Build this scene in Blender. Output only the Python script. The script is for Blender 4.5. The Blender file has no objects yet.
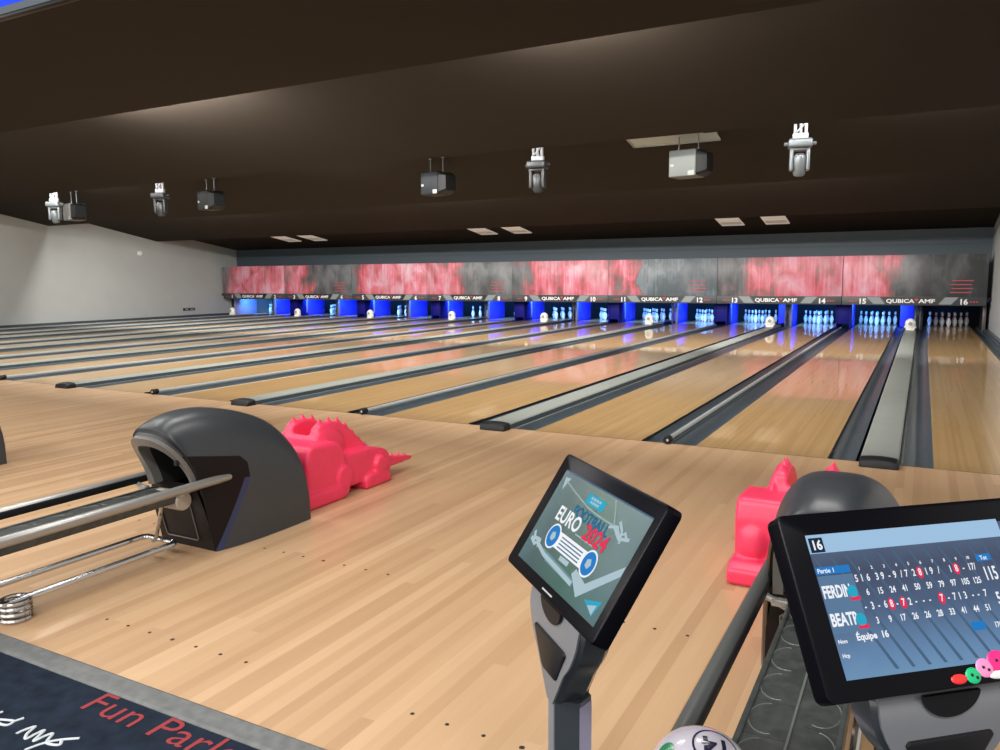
import bpy, bmesh, math, random
from mathutils import Vector, Matrix
random.seed(7)
PI = math.pi
scene = bpy.context.scene
C = scene.collection

# ------------------------------------------------------------------ materials
def new_mat(name):
    m = bpy.data.materials.new(name); m.use_nodes = True
    nt = m.node_tree
    return m, nt, nt.nodes['Principled BSDF']

def mat(name, col, rough=.5, metal=0., noise=.0, nscale=20., emit=None, estr=0., coat=0., spec=.5, bump=0., stretch=None):
    m, nt, b = new_mat(name)
    b.inputs['Base Color'].default_value = (*col, 1)
    b.inputs['Roughness'].default_value = rough
    b.inputs['Metallic'].default_value = metal
    b.inputs['Specular IOR Level'].default_value = spec
    if coat: b.inputs['Coat Weight'].default_value = coat
    if emit:
        b.inputs['Emission Color'].default_value = (*emit, 1); b.inputs['Emission Strength'].default_value = estr
    if noise or bump:
        tc = nt.nodes.new('ShaderNodeTexCoord'); mp = nt.nodes.new('ShaderNodeMapping')
        if stretch: mp.inputs['Scale'].default_value = stretch
        nz = nt.nodes.new('ShaderNodeTexNoise'); nz.inputs['Scale'].default_value = nscale; nz.inputs['Detail'].default_value = 4
        nt.links.new(tc.outputs['Object'], mp.inputs['Vector']); nt.links.new(mp.outputs[0], nz.inputs['Vector'])
        if noise:
            rp = nt.nodes.new('ShaderNodeMapRange'); rp.inputs['From Min'].default_value = .3; rp.inputs['From Max'].default_value = .7
            rp.inputs['To Min'].default_value = 1 - noise; rp.inputs['To Max'].default_value = 1 + noise
            hs = nt.nodes.new('ShaderNodeHueSaturation'); hs.inputs['Color'].default_value = (*col, 1)
            nt.links.new(nz.outputs['Fac'], rp.inputs['Value']); nt.links.new(rp.outputs[0], hs.inputs['Value'])
            nt.links.new(hs.outputs[0], b.inputs['Base Color'])
        if bump:
            bp = nt.nodes.new('ShaderNodeBump'); bp.inputs['Strength'].default_value = bump; bp.inputs['Distance'].default_value = .002
            nt.links.new(nz.outputs['Fac'], bp.inputs['Height']); nt.links.new(bp.outputs[0], b.inputs['Normal'])
    return m

def wood_mat(name, cols, board_w, board_l, rough, coat, coat_rough=.03, dark=1.0, grain=.06):
    """boards running along Y; cols = colour ramp of board tones"""
    m, nt, b = new_mat(name); L = nt.links
    tc = nt.nodes.new('ShaderNodeTexCoord'); sp = nt.nodes.new('ShaderNodeSeparateXYZ'); L.new(tc.outputs['Object'], sp.inputs[0])
    def math_(op, a, bb=None):
        n = nt.nodes.new('ShaderNodeMath'); n.operation = op
        for i, v in enumerate((a, bb)):
            if v is None: continue
            if isinstance(v, (int, float)): n.inputs[i].default_value = v
            else: L.new(v, n.inputs[i])
        return n.outputs[0]
    ix = math_('FLOOR', math_('DIVIDE', sp.outputs['X'], board_w))
    w1 = nt.nodes.new('ShaderNodeTexWhiteNoise'); w1.noise_dimensions = '1D'; L.new(ix, w1.inputs['W'])
    off = math_('MULTIPLY', w1.outputs['Value'], board_l * 3)
    iy = math_('FLOOR', math_('DIVIDE', math_('ADD', sp.outputs['Y'], off), board_l))
    cb = nt.nodes.new('ShaderNodeCombineXYZ'); L.new(ix, cb.inputs[0]); L.new(iy, cb.inputs[1])
    w2 = nt.nodes.new('ShaderNodeTexWhiteNoise'); w2.noise_dimensions = '2D'; L.new(cb.outputs[0], w2.inputs['Vector'])
    mp = nt.nodes.new('ShaderNodeMapping'); mp.inputs['Scale'].default_value = (1/board_w*.8, .9, 1); L.new(tc.outputs['Object'], mp.inputs[0])
    nz = nt.nodes.new('ShaderNodeTexNoise'); nz.inputs['Scale'].default_value = 1.6; nz.inputs['Detail'].default_value = 6; nz.inputs['Roughness'].default_value = .65
    L.new(mp.outputs[0], nz.inputs['Vector'])
    val = math_('ADD', math_('ADD', math_('MULTIPLY', w2.outputs['Value'], .6), .12), math_('MULTIPLY', math_('SUBTRACT', nz.outputs['Fac'], .38), grain * 14))
    cr = nt.nodes.new('ShaderNodeValToRGB'); L.new(val, cr.inputs[0])
    els = cr.color_ramp.elements
    while len(els) < len(cols): els.new(.5)
    for i, c in enumerate(cols):
        els[i].position = i / (len(cols) - 1); els[i].color = (*[v * dark for v in c], 1)
    L.new(cr.outputs[0], b.inputs['Base Color'])
    b.inputs['Roughness'].default_value = rough
    b.inputs['Coat Weight'].default_value = coat; b.inputs['Coat Roughness'].default_value = coat_rough
    return m

# ------------------------------------------------------------------ mesh builder
class MB:
    def __init__(s): s.v = []; s.f = []; s.mi = []
    def add(s, vs, fs, mi=0):
        o = len(s.v); s.v += [tuple(v) for v in vs]
        for f in fs: s.f.append(tuple(i + o for i in f)); s.mi.append(mi)
        return s
    def box(s, x0, x1, y0, y1, z0, z1, mi=0, bev=0, seg=2, M=None):
        bm = bmesh.new()
        vs = [bm.verts.new(p) for p in ((x0,y0,z0),(x1,y0,z0),(x1,y1,z0),(x0,y1,z0),(x0,y0,z1),(x1,y0,z1),(x1,y1,z1),(x0,y1,z1))]
        for f in ((3,2,1,0),(4,5,6,7),(0,1,5,4),(1,2,6,5),(2,3,7,6),(3,0,4,7)): bm.faces.new([vs[i] for i in f])
        return s.bm(bm, mi, bev, seg, M)
    def bm(s, bm, mi=0, bev=0, seg=2, M=None):
        if bev: bmesh.ops.bevel(bm, geom=bm.edges[:], offset=bev, segments=seg, affect='EDGES', profile=.5, clamp_overlap=True)
        if M is not None: bm.transform(M)
        bm.verts.index_update()
        s.add([v.co[:] for v in bm.verts], [[v.index for v in f.verts] for f in bm.faces], mi); bm.free(); return s
    def prism(s, pts, d0, d1, axis='X', mi=0, bev=0, seg=2, M=None):
        """polygon extruded: axis X -> pts are (y,z); Y -> (x,z); Z -> (x,y)"""
        def P(a, b, d): return {'X': (d, a, b), 'Y': (a, d, b), 'Z': (a, b, d)}[axis]
        bm = bmesh.new()
        A = [bm.verts.new(P(a, b, d0)) for a, b in pts]; B = [bm.verts.new(P(a, b, d1)) for a, b in pts]
        n = len(pts)
        bm.faces.new(A); bm.faces.new(B[::-1])
        for i in range(n): bm.faces.new((A[i], B[i], B[(i+1) % n], A[(i+1) % n]))
        bmesh.ops.recalc_face_normals(bm, faces=bm.faces[:])
        return s.bm(bm, mi, bev, seg, M)
    def tube(s, pts, r, n=12, mi=0, cap=True):
        pts = [Vector(p) for p in pts]; rs = r if isinstance(r, (list, tuple)) else [r] * len(pts)
        rings = []; prev = None
        for i, p in enumerate(pts):
            t = ((pts[i+1] - p).normalized() if i < len(pts)-1 else Vector()) + ((p - pts[i-1]).normalized() if i else Vector())
            t.normalize()
            if prev is None:
                a = Vector((0,0,1)) if abs(t.z) < .9 else Vector((1,0,0)); u = t.cross(a).normalized()
            else: u = (prev - t * prev.dot(t)).normalized()
            prev = u; w = t.cross(u)
            rings.append([p + (u * math.cos(2*PI*k/n) + w * math.sin(2*PI*k/n)) * rs[i] for k in range(n)])
        vs = [v for rg in rings for v in rg]; fs = []
        for i in range(len(rings)-1):
            for k in range(n): fs.append((i*n+k, i*n+(k+1) % n, (i+1)*n+(k+1) % n, (i+1)*n+k))
        if cap: fs.append(tuple(range(n))[::-1]); fs.append(tuple((len(rings)-1)*n+k for k in range(n)))
        return s.add(vs, fs, mi)
    def grid(s, rows, mi=0, closed=False, cap0=False, cap1=False):
        n = len(rows[0]); vs = [v for r in rows for v in r]; fs = []
        for i in range(len(rows)-1):
            for k in range(n if closed else n-1): fs.append((i*n+k, i*n+(k+1) % n, (i+1)*n+(k+1) % n, (i+1)*n+k))
        if cap0: fs.append(tuple(range(n))[::-1])
        if cap1: fs.append(tuple((len(rows)-1)*n+k for k in range(n)))
        return s.add(vs, fs, mi)
    def lathe(s, prof, n=20, c=(0,0,0), mi=0, M=None):
        rows = [[(c[0]+r*math.cos(2*PI*k/n), c[1]+r*math.sin(2*PI*k/n), c[2]+z) for k in range(n)] for r, z in prof]
        if M is not None: rows = [[tuple(M @ Vector(p)) for p in r] for r in rows]
        return s.grid(rows, mi, True, True, True)
    def sphere(s, c, r, n=16, mi=0, sc=(1,1,1)):
        m = max(6, n//2)
        return s.grid([[(c[0]+sc[0]*r*math.sin(PI*i/m)*math.cos(2*PI*k/n), c[1]+sc[1]*r*math.sin(PI*i/m)*math.sin(2*PI*k/n), c[2]-sc[2]*r*math.cos(PI*i/m)) for k in range(n)] for i in range(m+1)], mi, True)
    def build(s, name, mats, parent=None, loc=(0,0,0), rot=None, smooth=35, fix=True, keep=False):
        me = bpy.data.meshes.new(name); me.from_pydata(s.v, [], s.f); me.polygons.foreach_set('material_index', s.mi)
        if not isinstance(mats, (list, tuple)): mats = [mats]
        for m in mats: me.materials.append(m)
        if fix:
            bm = bmesh.new(); bm.from_mesh(me)
            bmesh.ops.remove_doubles(bm, verts=bm.verts[:], dist=1e-6)
            bmesh.ops.dissolve_degenerate(bm, dist=1e-7, edges=bm.edges[:])
            bmesh.ops.recalc_face_normals(bm, faces=bm.faces[:]); bm.to_mesh(me); bm.free()
        if smooth:
            me.polygons.foreach_set('use_smooth', [True] * len(me.polygons)); me.set_sharp_from_angle(angle=math.radians(smooth))
        o = bpy.data.objects.new(name, me); C.objects.link(o)
        o.location = loc
        if rot: o.rotation_euler = rot
        if parent: o.parent = parent
        return o

def tag(o, label=None, cat=None, group=None, kind=None):
    for k, v in (('label', label), ('category', cat), ('group', group), ('kind', kind)):
        if v: o[k] = v
    return o
def empty(name, loc=(0,0,0), rz=0, **kw):
    o = bpy.data.objects.new(name, None); C.objects.link(o); o.location = loc; o.rotation_euler = (0,0,rz); o.empty_display_size = .1
    return tag(o, **kw)
def struct(o): o['kind'] = 'structure'; return o
def kids(o): return [x for x in C.objects if x.parent == o]
def copy_tree(o, parent=None):
    c = o.copy(); C.objects.link(c)
    if parent: c.parent = parent
    for ch in kids(o): copy_tree(ch, c)
    return c

def interp(tab, s):
    n = len(tab)-1; f = s*n; i = min(int(f), n-1); u = f-i
    p0, p1, p2, p3 = tab[max(i-1,0)], tab[i], tab[i+1], tab[min(i+2,n)]
    return [(.5*((2*b)+(-a+c)*u+(2*a-5*b+4*c-d)*u*u+(-a+3*b-3*c+d)*u**3)) for a, b, c, d in zip(p0,p1,p2,p3)]
def text_mesh(txt, size, mb_mat, name, parent, M, sx=1., bold=0., align='LEFT', depth=.0005, shear=0., font_space=1.):
    cu = bpy.data.curves.new('t', 'FONT'); cu.body = txt; cu.size = size; cu.align_x = align; cu.offset = bold; cu.extrude = depth; cu.shear = shear
    cu.space_character = font_space; cu.resolution_u = 3
    ob = bpy.data.objects.new('t', cu); C.objects.link(ob)
    dg = bpy.context.evaluated_depsgraph_get(); me = bpy.data.meshes.new_from_object(ob.evaluated_get(dg))
    bpy.data.objects.remove(ob); bpy.data.curves.remove(cu)
    me.transform(M @ Matrix.Diagonal((sx, 1, 1, 1)))
    me.materials.clear(); me.materials.append(mb_mat); me.name = name
    o = bpy.data.objects.new(name, me); C.objects.link(o); o.parent = parent
    return o
def merge_into(target, others):
    """fold meshes (same parent space, identity transforms) into target, keeping materials"""
    bm = bmesh.new(); bm.from_mesh(target.data); mats = list(target.data.materials)
    for o in others:
        m = o.data.materials[0]
        if m not in mats: mats.append(m)
        n0 = len(bm.faces); bm.from_mesh(o.data); bm.faces.ensure_lookup_table()
        for f in bm.faces[n0:]: f.material_index = mats.index(m)
        bpy.data.objects.remove(o)
    bm.to_mesh(target.data); bm.free()
    for m in mats[len(target.data.materials):]: target.data.materials.append(m)
    return target

# ------------------------------------------------------------------ palette
APPROACH = wood_mat('approach_wood', [(.42,.255,.135),(.50,.315,.175),(.56,.365,.21),(.66,.46,.285)], .055, 3.2, .42, .3, .16, 1.0, .03)
LANE = wood_mat('lane_wood', [(.37,.22,.088),(.435,.27,.115),(.48,.31,.14),(.54,.36,.175)], .0265, 4.5, .35, .7, .035, 1.0, .022)
GUTTER = mat('gutter_plastic', (.055,.075,.09), .32, noise=.12, nscale=6)
CAPGREY = mat('cap_grey_paint', (.25,.27,.245), .42, noise=.04, nscale=5)
LEDGE = mat('ledge_mid_grey', (.13,.14,.14), .45)
RAILGREY = mat('rail_satin', (.45,.47,.46), .3, .3)
BLACK = mat('black_plastic', (.010,.010,.012), .45, spec=.3)
BLACKM = mat('black_matte', (.01,.01,.011), .8)
LINE = mat('foul_line_ink', (.06,.035,.02), .4)
CEIL = mat('ceiling_brown_paint', (.023,.0175,.013), .8, noise=.04, nscale=3, spec=.12)
WALL = mat('wall_offwhite_paint', (.385,.402,.39), .7, noise=.03, nscale=1.5)
FASCIA = mat('fascia_slate_paint', (.058,.082,.102), .55)
CARPET = mat('carpet_navy', (.013,.020,.034), .85, noise=.3, nscale=14, spec=.08)
STRIP = mat('carpet_edge_metal', (.15,.158,.16), .5, .15, noise=.18, nscale=25)
HOODG = mat('hood_grey_plastic', (.037,.043,.050), .38, noise=.04, nscale=30)
HOODRIM = mat('hood_rim_plastic', (.14,.135,.125), .4)
HOODD = mat('hood_dark_gloss', (.010,.008,.008), .38, spec=.15)
HOODB = mat('hood_blue_strip', (.02,.035,.10), .35)
PINK = mat('pink_moulded_plastic', (.90,.045,.125), .4, noise=.03, nscale=20)
CHROME = mat('chrome_tube', (.62,.63,.65), .16, 1.)
SILVER = mat('silver_rail_paint', (.38,.38,.365), .34, .6)
RAILDARK = mat('rail_dark_grey', (.075,.082,.08), .45)  # darker grey than the first rack's rails
BELT = mat('rack_belt_plastic', (.05,.056,.055), .36, noise=.3, nscale=30)
BELT2 = mat('rack_belt_scuff', (.12,.132,.132), .4)
PINW = mat('pin_white', (.80,.82,.84), .25, coat=.4)
PINR = mat('pin_red_band', (.55,.03,.03), .3)
BLUEP = mat('pit_blue_paint', (.03,.03,.62), .5, noise=.06, nscale=4)
BLUED = mat('pit_dark_blue_paint', (.003,.003,.16), .6, spec=.2)
GREYEDGE = mat('panel_edge_grey', (.18,.15,.20), .5)
PITBLK = mat('pit_unlit_black', (.006,.006,.007), .7)  # lane sixteen's panels: the unlit pit is put into the colour
MACH = mat('machine_grey', (.10,.09,.09), .45, .3, noise=.3, nscale=12)
CURTAIN = mat('pit_curtain', (.004,.004,.012), .8)
WHITEP = mat('white_plastic', (.75,.75,.72), .4)
SPKG = mat('cabinet_grey_paint', (.115,.13,.125), .5)
SPKN = mat('cabinet_navy_paint', (.006,.009,.013), .5, spec=.2)
SPKB = mat('cabinet_black_paint', (.007,.008,.008), .5, spec=.2)
LAMPG = mat('fixture_silver', (.13,.145,.155), .35, .4)
LAMPB = mat('fixture_black', (.02,.022,.025), .35)
CLAMPW = mat('clamp_white', (.5,.52,.56), .35)
VENTW = mat('vent_cream_glow', (.72,.68,.60), .5, emit=(1,.93,.82), estr=.2)  # vent face glows a little, brightness put into the material
VENTS = mat('vent_slot', (.33,.30,.26), .6)
HATCH = mat('hatch_pale_grey', (.38,.43,.43), .55)
BEZEL = mat('bezel_gloss_black', (.003,.003,.005), .3, spec=.12)
STANDD = mat('stand_slate', (.035,.042,.05), .3, coat=.3)
STANDS = mat('stand_silver', (.25,.262,.29), .36, .35)
STANDP = mat('stand_lilac', (.30,.29,.40), .3, .4)
TXTW = mat('text_white', (.8,.8,.8), .5)
TXTR = mat('text_red', (.55,.03,.04), .5)
REDCARPET = mat('carpet_red_print', (.27,.022,.03), .75)
WHITECARPET = mat('carpet_white_print', (.50,.54,.58), .75)
BALLW = mat('ball_white', (.60,.575,.67), .15, coat=.5)
BALLK = mat('ball_print', (.02,.02,.05), .2)
BALLG = mat('ball_green_print', (.03,.22,.10), .2)
STRIPD = mat('mask_strip_dark', (.040,.046,.05), .45)
STRIPG = mat('mask_strip_grey', (.22,.25,.255), .45)
STRIPK = mat('mask_strip_black', (.008,.011,.012), .4)
def glow(name, c, s=1.): return mat(name, (0,0,0), .35, emit=c, estr=s, spec=.04)

# ------------------------------------------------------------------ layout
LW, GW, GN = 1.0541, .7482, .4916
FOUL, DECK = 0., 19.16
MASK_Y, MASK_Z0, MASK_Z1 = 16.497, .647, 1.955
def lane_edges(k):
    c = 0.
    for j in range(16, k, -1): c -= LW + (GW if j % 2 == 0 else GN)
    return c - LW/2, c + LW/2
LE = {k: lane_edges(k) for k in range(1, 17)}
WX0, WX1 = -26.25, .86        # side walls
PAIR = [(LE[k][1] + LE[k+1][0]) / 2 for k in range(1, 16, 2)]      # middles of the wide gaps
NARROW = [(LE[k][1] + LE[k+1][0]) / 2 for k in range(2, 16, 2)]

# ------------------------------------------------------------------ floor
m = MB()
m.box(WX0, 3.2, -4.893, FOUL-.004, -.12, 0)
ap = struct(m.build('approach_floor', APPROACH, smooth=0))
dm = MB()
def dots(cx, y, n=7):
    for k in range(n):
        dm.lathe([(.0001,0),(.0075 if k != 3 else .0095,0),(.0075 if k != 3 else .0095,.0006),(.0001,.0006)], 12, (cx + (k-(n-1)/2)*.138, y, .0))
dots(-3.30, -4.60); dots(-1.72, -3.60); dots(-3.35, -3.62); dots(-5.1, -3.6); dots(-1.70, -4.6)
merge_into(ap, [dm.build('dot_marking', mat('dot_ink', (.03,.018,.012), .5))])
m = MB(); m.box(WX0, 3.2, FOUL-.004, FOUL+.012, -.12, -.0005); struct(m.build('foul_line_trim', LINE, smooth=0))
m = MB(); m.box(-14, 3.2, -11, -4.985, -.1, -.001); fl = struct(m.build('floor', CARPET, smooth=0))
m = MB(); m.prism([(-4.990,-.05),(-4.990,.0015),(-4.978,.007),(-4.905,.007),(-4.893,.001),(-4.893,-.05)], -14, 3.2, 'X'); struct(m.build('carpet_edge_trim', STRIP, smooth=0))
# sub-floor under the lanes
m = MB(); m.box(WX0, WX1, FOUL+.012, 20.5, -.34, -.16); struct(m.build('lane_bed_floor', BLACKM, smooth=0))
# floor lettering (printed on the carpet)
t1 = text_mesh('Fun Park', .158, REDCARPET, 'carpet_red_lettering', None, Matrix.Translation((-3.168,-5.100,0.0)), 1.22, -0.0006, depth=.0004)
t1.parent = fl
S = [[(-3.325,-5.27),(-3.293,-5.258),(-3.272,-5.255),(-3.268,-5.277),(-3.297,-5.285),(-3.325,-5.28)],[(-3.272,-5.255),(-3.262,-5.227)],[(-3.366,-5.247),(-3.367,-5.238)],
     [(-3.191,-5.293),(-3.191,-5.274),(-3.178,-5.24),(-3.16,-5.277),(-3.135,-5.295),(-3.134,-5.263),(-3.129,-5.239),(-3.101,-5.291),(-3.096,-5.257),(-3.086,-5.238),(-3.058,-5.275),(-3.028,-5.275),(-3.007,-5.264),(-3.024,-5.248)],
     [(-3.077,-5.334),(-3.074,-5.319),(-3.059,-5.28),(-3.032,-5.248),(-2.984,-5.213)]]
m = MB()
for s in S:
    if len(s) > 2: s = [tuple(interp(s, q/(6*(len(s)-1)))) for q in range(6*(len(s)-1)+1)]
    m.tube([(x, y, -.0040) for x, y in s], .0068, 8)
o = m.build('carpet_white_script', WHITECARPET, fl)

# ------------------------------------------------------------------ lanes (lane surface + two gutters each)
def gutter_rows(x0, x1, y0, y1):
    n = 10; rows = []
    for y in (y0, y1):
        r = []
        for i in range(n+1):
            t = i/n; r.append((x0 + (x1-x0)*t, y, -.004 - .075*math.sin(PI*t)**.7 if 0 < t < 1 else -.004))
        rows.append(r)
    return rows
GWD = .205
NUM = ['zero','one','two','three','four','five','six','seven','eight','nine','ten','eleven','twelve','thirteen','fourteen','fifteen','sixteen']
for k in range(1, 17):
    a, b = LE[k]; cx = (a+b)/2
    side = ('between the left wall and the narrow rail' if k == 1 else 'along the right wall' if k == 16 else
            'right of' if k % 2 == 0 else 'left of')
    lab = {1:'glossy wooden bowling lane one, running beside the long pale wall', 16:'glossy wooden bowling lane sixteen, running to the unlit grey pins'}.get(k,
          f'glossy wooden bowling lane {NUM[k]}, leading to the pins under that number')
    t = empty('bowling_lane', (cx, 0, 0), label=lab, cat='bowling lane', group='bowling lanes')
    m = MB(); m.box(-LW/2, LW/2, .012, DECK+.06, -.06, 0); surf = m.build('lane_surface', LANE, t, smooth=0)
    for sgn in (-1, 1):
        m = MB(); e = LW/2
        x0, x1 = (e, e+GWD) if sgn > 0 else (-e-GWD, -e)
        rows = gutter_rows(x0, x1, .014, DECK+.06)
        m.grid(rows)
        low = [[(x, y, z-.012) for x, y, z in r] for r in rows]
        m.grid([r[::-1] for r in low]);
        m.grid([rows[0], low[0]]); m.grid([rows[1], low[1]])
        m.build('gutter', GUTTER, t)
    # thin dark bumper rail folded down along the lane's right edge
    m = MB(); m.box(LW/2+.002, LW/2+.014, .03, 16.2, -.02, .001, bev=.002); m.box(LW/2+.002, LW/2+.022, .03, .34, -.02, .006, bev=.002)
    m.build('bumper_rail', BLACK, t)
    # range marks: little dark dots across the lane
    m = MB()
    for i in range(10):
        xx = -.38 + .76*i/9
        m.lathe([(.0001,0),(.009,0),(.009,.0006),(.0001,.0006)], 8, (xx, 2.0 if i in (0,1,2,7,8,9) else 4.4, 0))
    for i in range(7): m.prism([(-.44+.1467*i-.012, 4.5+.1*(3-abs(i-3))),(-.44+.1467*i+.012, 4.5+.1*(3-abs(i-3))),(-.44+.1467*i, 4.62+.1*(3-abs(i-3)))], 0, .0006, 'Z')
    merge_into(surf, [m.build('aiming_marking', mat('lane_mark_ink', (.10,.055,.03), .4) if k == 1 else bpy.data.materials['lane_mark_ink'], t, smooth=0)])

# wide caps over the ball track (between lanes of a pair) and narrow rails (between pairs)
for i, x in enumerate(PAIR):
    l, r = 2*i+1, 2*i+2
    t = empty('ball_track_cap', (x, 0, 0), label=f'wide light grey cap with black end running between lanes {NUM[l]} and {NUM[r]}', cat='lane divider', group='wide grey caps between lanes')
    hw = .135
    ox = .003
    prof = [(-hw,.046),(-hw+.012,.058),(-hw*.5,.066),(0,.069),(hw*.5,.066),(hw-.012,.058),(hw,.046)]
    prof = [(a+ox, z) for a, z in prof]
    m = MB(); full = prof + [(hw+ox-.004,.046),(-hw+ox+.004,.046)]
    m.grid([[(a, y, z) for a, z in full] for y in (-.06, 16.35)], 0, True, True, True)
    m.build('cap_cover', CAPGREY, t, smooth=30)
    m = MB(); m.box(-hw+ox+.004, hw+ox-.004, .016, 16.35, -.1, .0455); m.box(-hw+ox+.004, hw+ox-.004, -.055, .016, .001, .0455); m.build('cap_base', GUTTER, t, smooth=0)
    m = MB()
    rows = []
    for y, q, dz in ((-.185,.93,-.040),(-.170,1.0,-.010),(-.13,1.02,.003),(-.055,1.02,.004)):
        low = [((hw*q)+ox, .0008), ((-hw*q)+ox, .0008)]
        rows.append([((a-ox)*q+ox, y, max(z+dz, .004)) for a, z in prof] + [(a, y, z) for a, z in low])
    m.grid(rows, 0, True, True, True)
    m.build('end_cap', BLACK, t, smooth=30)
    m = MB(); m.box(hw+ox-.002, .168, .02, 16.35, -.1, .002, bev=.002); m.build('side_ledge', LEDGE, t)
    m = MB()
    for yy in (3.3, 5.2, 7.2, 11.0, 13.5): m.lathe([(.0001,0),(.012,0),(.012,.003),(.0001,.003)], 10, (hw-.05, yy, .0605))
    m.build('fixing_screws', BLACK, t)
for i, x in enumerate(NARROW):
    l, r = 2*i+2, 2*i+3
    t = empty('lane_rail', (x, 0, 0), label=f'narrow round-topped silver rail between lanes {NUM[l]} and {NUM[r]}', cat='lane divider', group='narrow rails between lanes')
    m = MB(); n = 16; rr = .024
    m.grid([[(rr*math.cos(2*PI*q/n), y, .034 + rr*math.sin(2*PI*q/n)) for q in range(n)] for y in (.04, 16.35)], 0, True, True, True)
    m.build('rail_cover', RAILGREY, t)
    m = MB(); m.box(-.036,.036,.016,16.35,-.1,.016,bev=.004); m.build('rail_base', GUTTER, t)
    m = MB(); m.lathe([(.0001,-.002),(.028,-.002),(.035,.008),(.035,.08),(.030,.09),(.0001,.09)], 16, M=Matrix.Translation((0,-.045,.0365)) @ Matrix.Rotation(-PI/2, 4, 'X'))
    m.build('end_cap', BLACK, t)
    m = MB(); m.lathe([(.0001,0),(.011,0),(.011,.003),(.0001,.003)], 12, M=Matrix.Translation((.010,-.0495,.038)) @ Matrix.Rotation(-PI/2, 4, 'X'))
    m.build('end_screw', RAILGREY, t)
# edge ledge by each side wall
for nm, xx in (('trim_1', WX1-.07), ('trim_2', WX0+.10)):
    m = MB(); m.box(xx-.07, xx+.07, .02, 17.4, -.1, .03, bev=.006); m.box(xx-.03, xx+.05, .02, 17.4, .03, .055, bev=.008); struct(m.build(nm, GUTTER))

# white rounded housings at the far end of each wide cap
for i, x in enumerate(PAIR):
    t = empty('sensor_head', (x, 15.35, .066), label=f'small white rounded sensor head on the cap between lanes {NUM[2*i+1]} and {NUM[2*i+2]}', cat='sensor', group='white heads on the wide caps')
    m = MB(); m.box(-.10,.10,-.09,.09,0,.05,bev=.02,seg=3); m.build('base', WHITEP, t)
    m = MB(); m.sphere((0,0,.165), .125, 24, sc=(1,.8,1.05)); m.sphere((-.075,0,.085), .065, 14, sc=(1,.8,.8)); m.sphere((.075,0,.085), .065, 14, sc=(1,.8,.8)); m.build('housing', WHITEP, t)
    m = MB()
    for a, b in ((0,.17),): m.lathe([(.0001,0),(.05,0),(.045,.022),(.0001,.024)], 20, M=Matrix.Translation((a,-.085,b)) @ Matrix.Rotation(PI/2, 4, 'X'))
    m.build('lens_ring', CAPGREY, t)

# ------------------------------------------------------------------ pins
prof = [(.0257,0),(.0285,.004),(.036,.02),(.0455,.045),(.0545,.075),(.0600,.105),(.0605,.118),(.0580,.145),(.0510,.175),(.0400,.205),(.0300,.230),(.0245,.250),(.0228,.264),(.0240,.285),(.0278,.310),(.0315,.332),(.0323,.345),(.0300,.362),(.0220,.375),(.0100,.381),(.0001,.3812)]
def pin_mesh():
    n = 18; m = MB()
    for i in range(len(prof)-1):
        z = (prof[i][1]+prof[i+1][1])/2
        rows = [[(r*math.cos(2*PI*k/n), r*math.sin(2*PI*k/n), zz) for k in range(n)] for r, zz in (prof[i], prof[i+1])]
        m.grid(rows, 1 if (.251 < z < .264 or .27 < z < .285) else 0, True)
    m.add([(prof[0][0]*math.cos(2*PI*k/n), prof[0][0]*math.sin(2*PI*k/n), 0) for k in range(n)], [tuple(range(n))[::-1]])
    return m
POS = ['head pin at the front of the rack','left pin of the second row','right pin of the second row','left pin of the third row','middle pin of the third row','right pin of the third row',
       'far left pin of the back row','inner left pin of the back row','inner right pin of the back row','far right pin of the back row']
proto = pin_mesh().build('bowling_pin', [PINW, PINR]); first = True
SKIP = set()
for k in range(1, 17):
    cx = sum(LE[k])/2; j = 0
    for row in range(4):
        for q in range(row+1):
            if (k, j) not in SKIP:
                o = proto if first else proto.copy()
                if not first: C.objects.link(o)
                first = False
                o.location = (cx + (q - row/2)*.3048, 18.288 + row*.264, 0); o.rotation_euler = (0,0,random.random()*6)
                look = 'grey unlit bowling pin' if k == 16 else 'blue-lit white bowling pin'
                tag(o, f'{look} on lane {NUM[k]}, {POS[j]}', 'bowling pin', f'pins standing on lane {k}')
            j += 1

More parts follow.
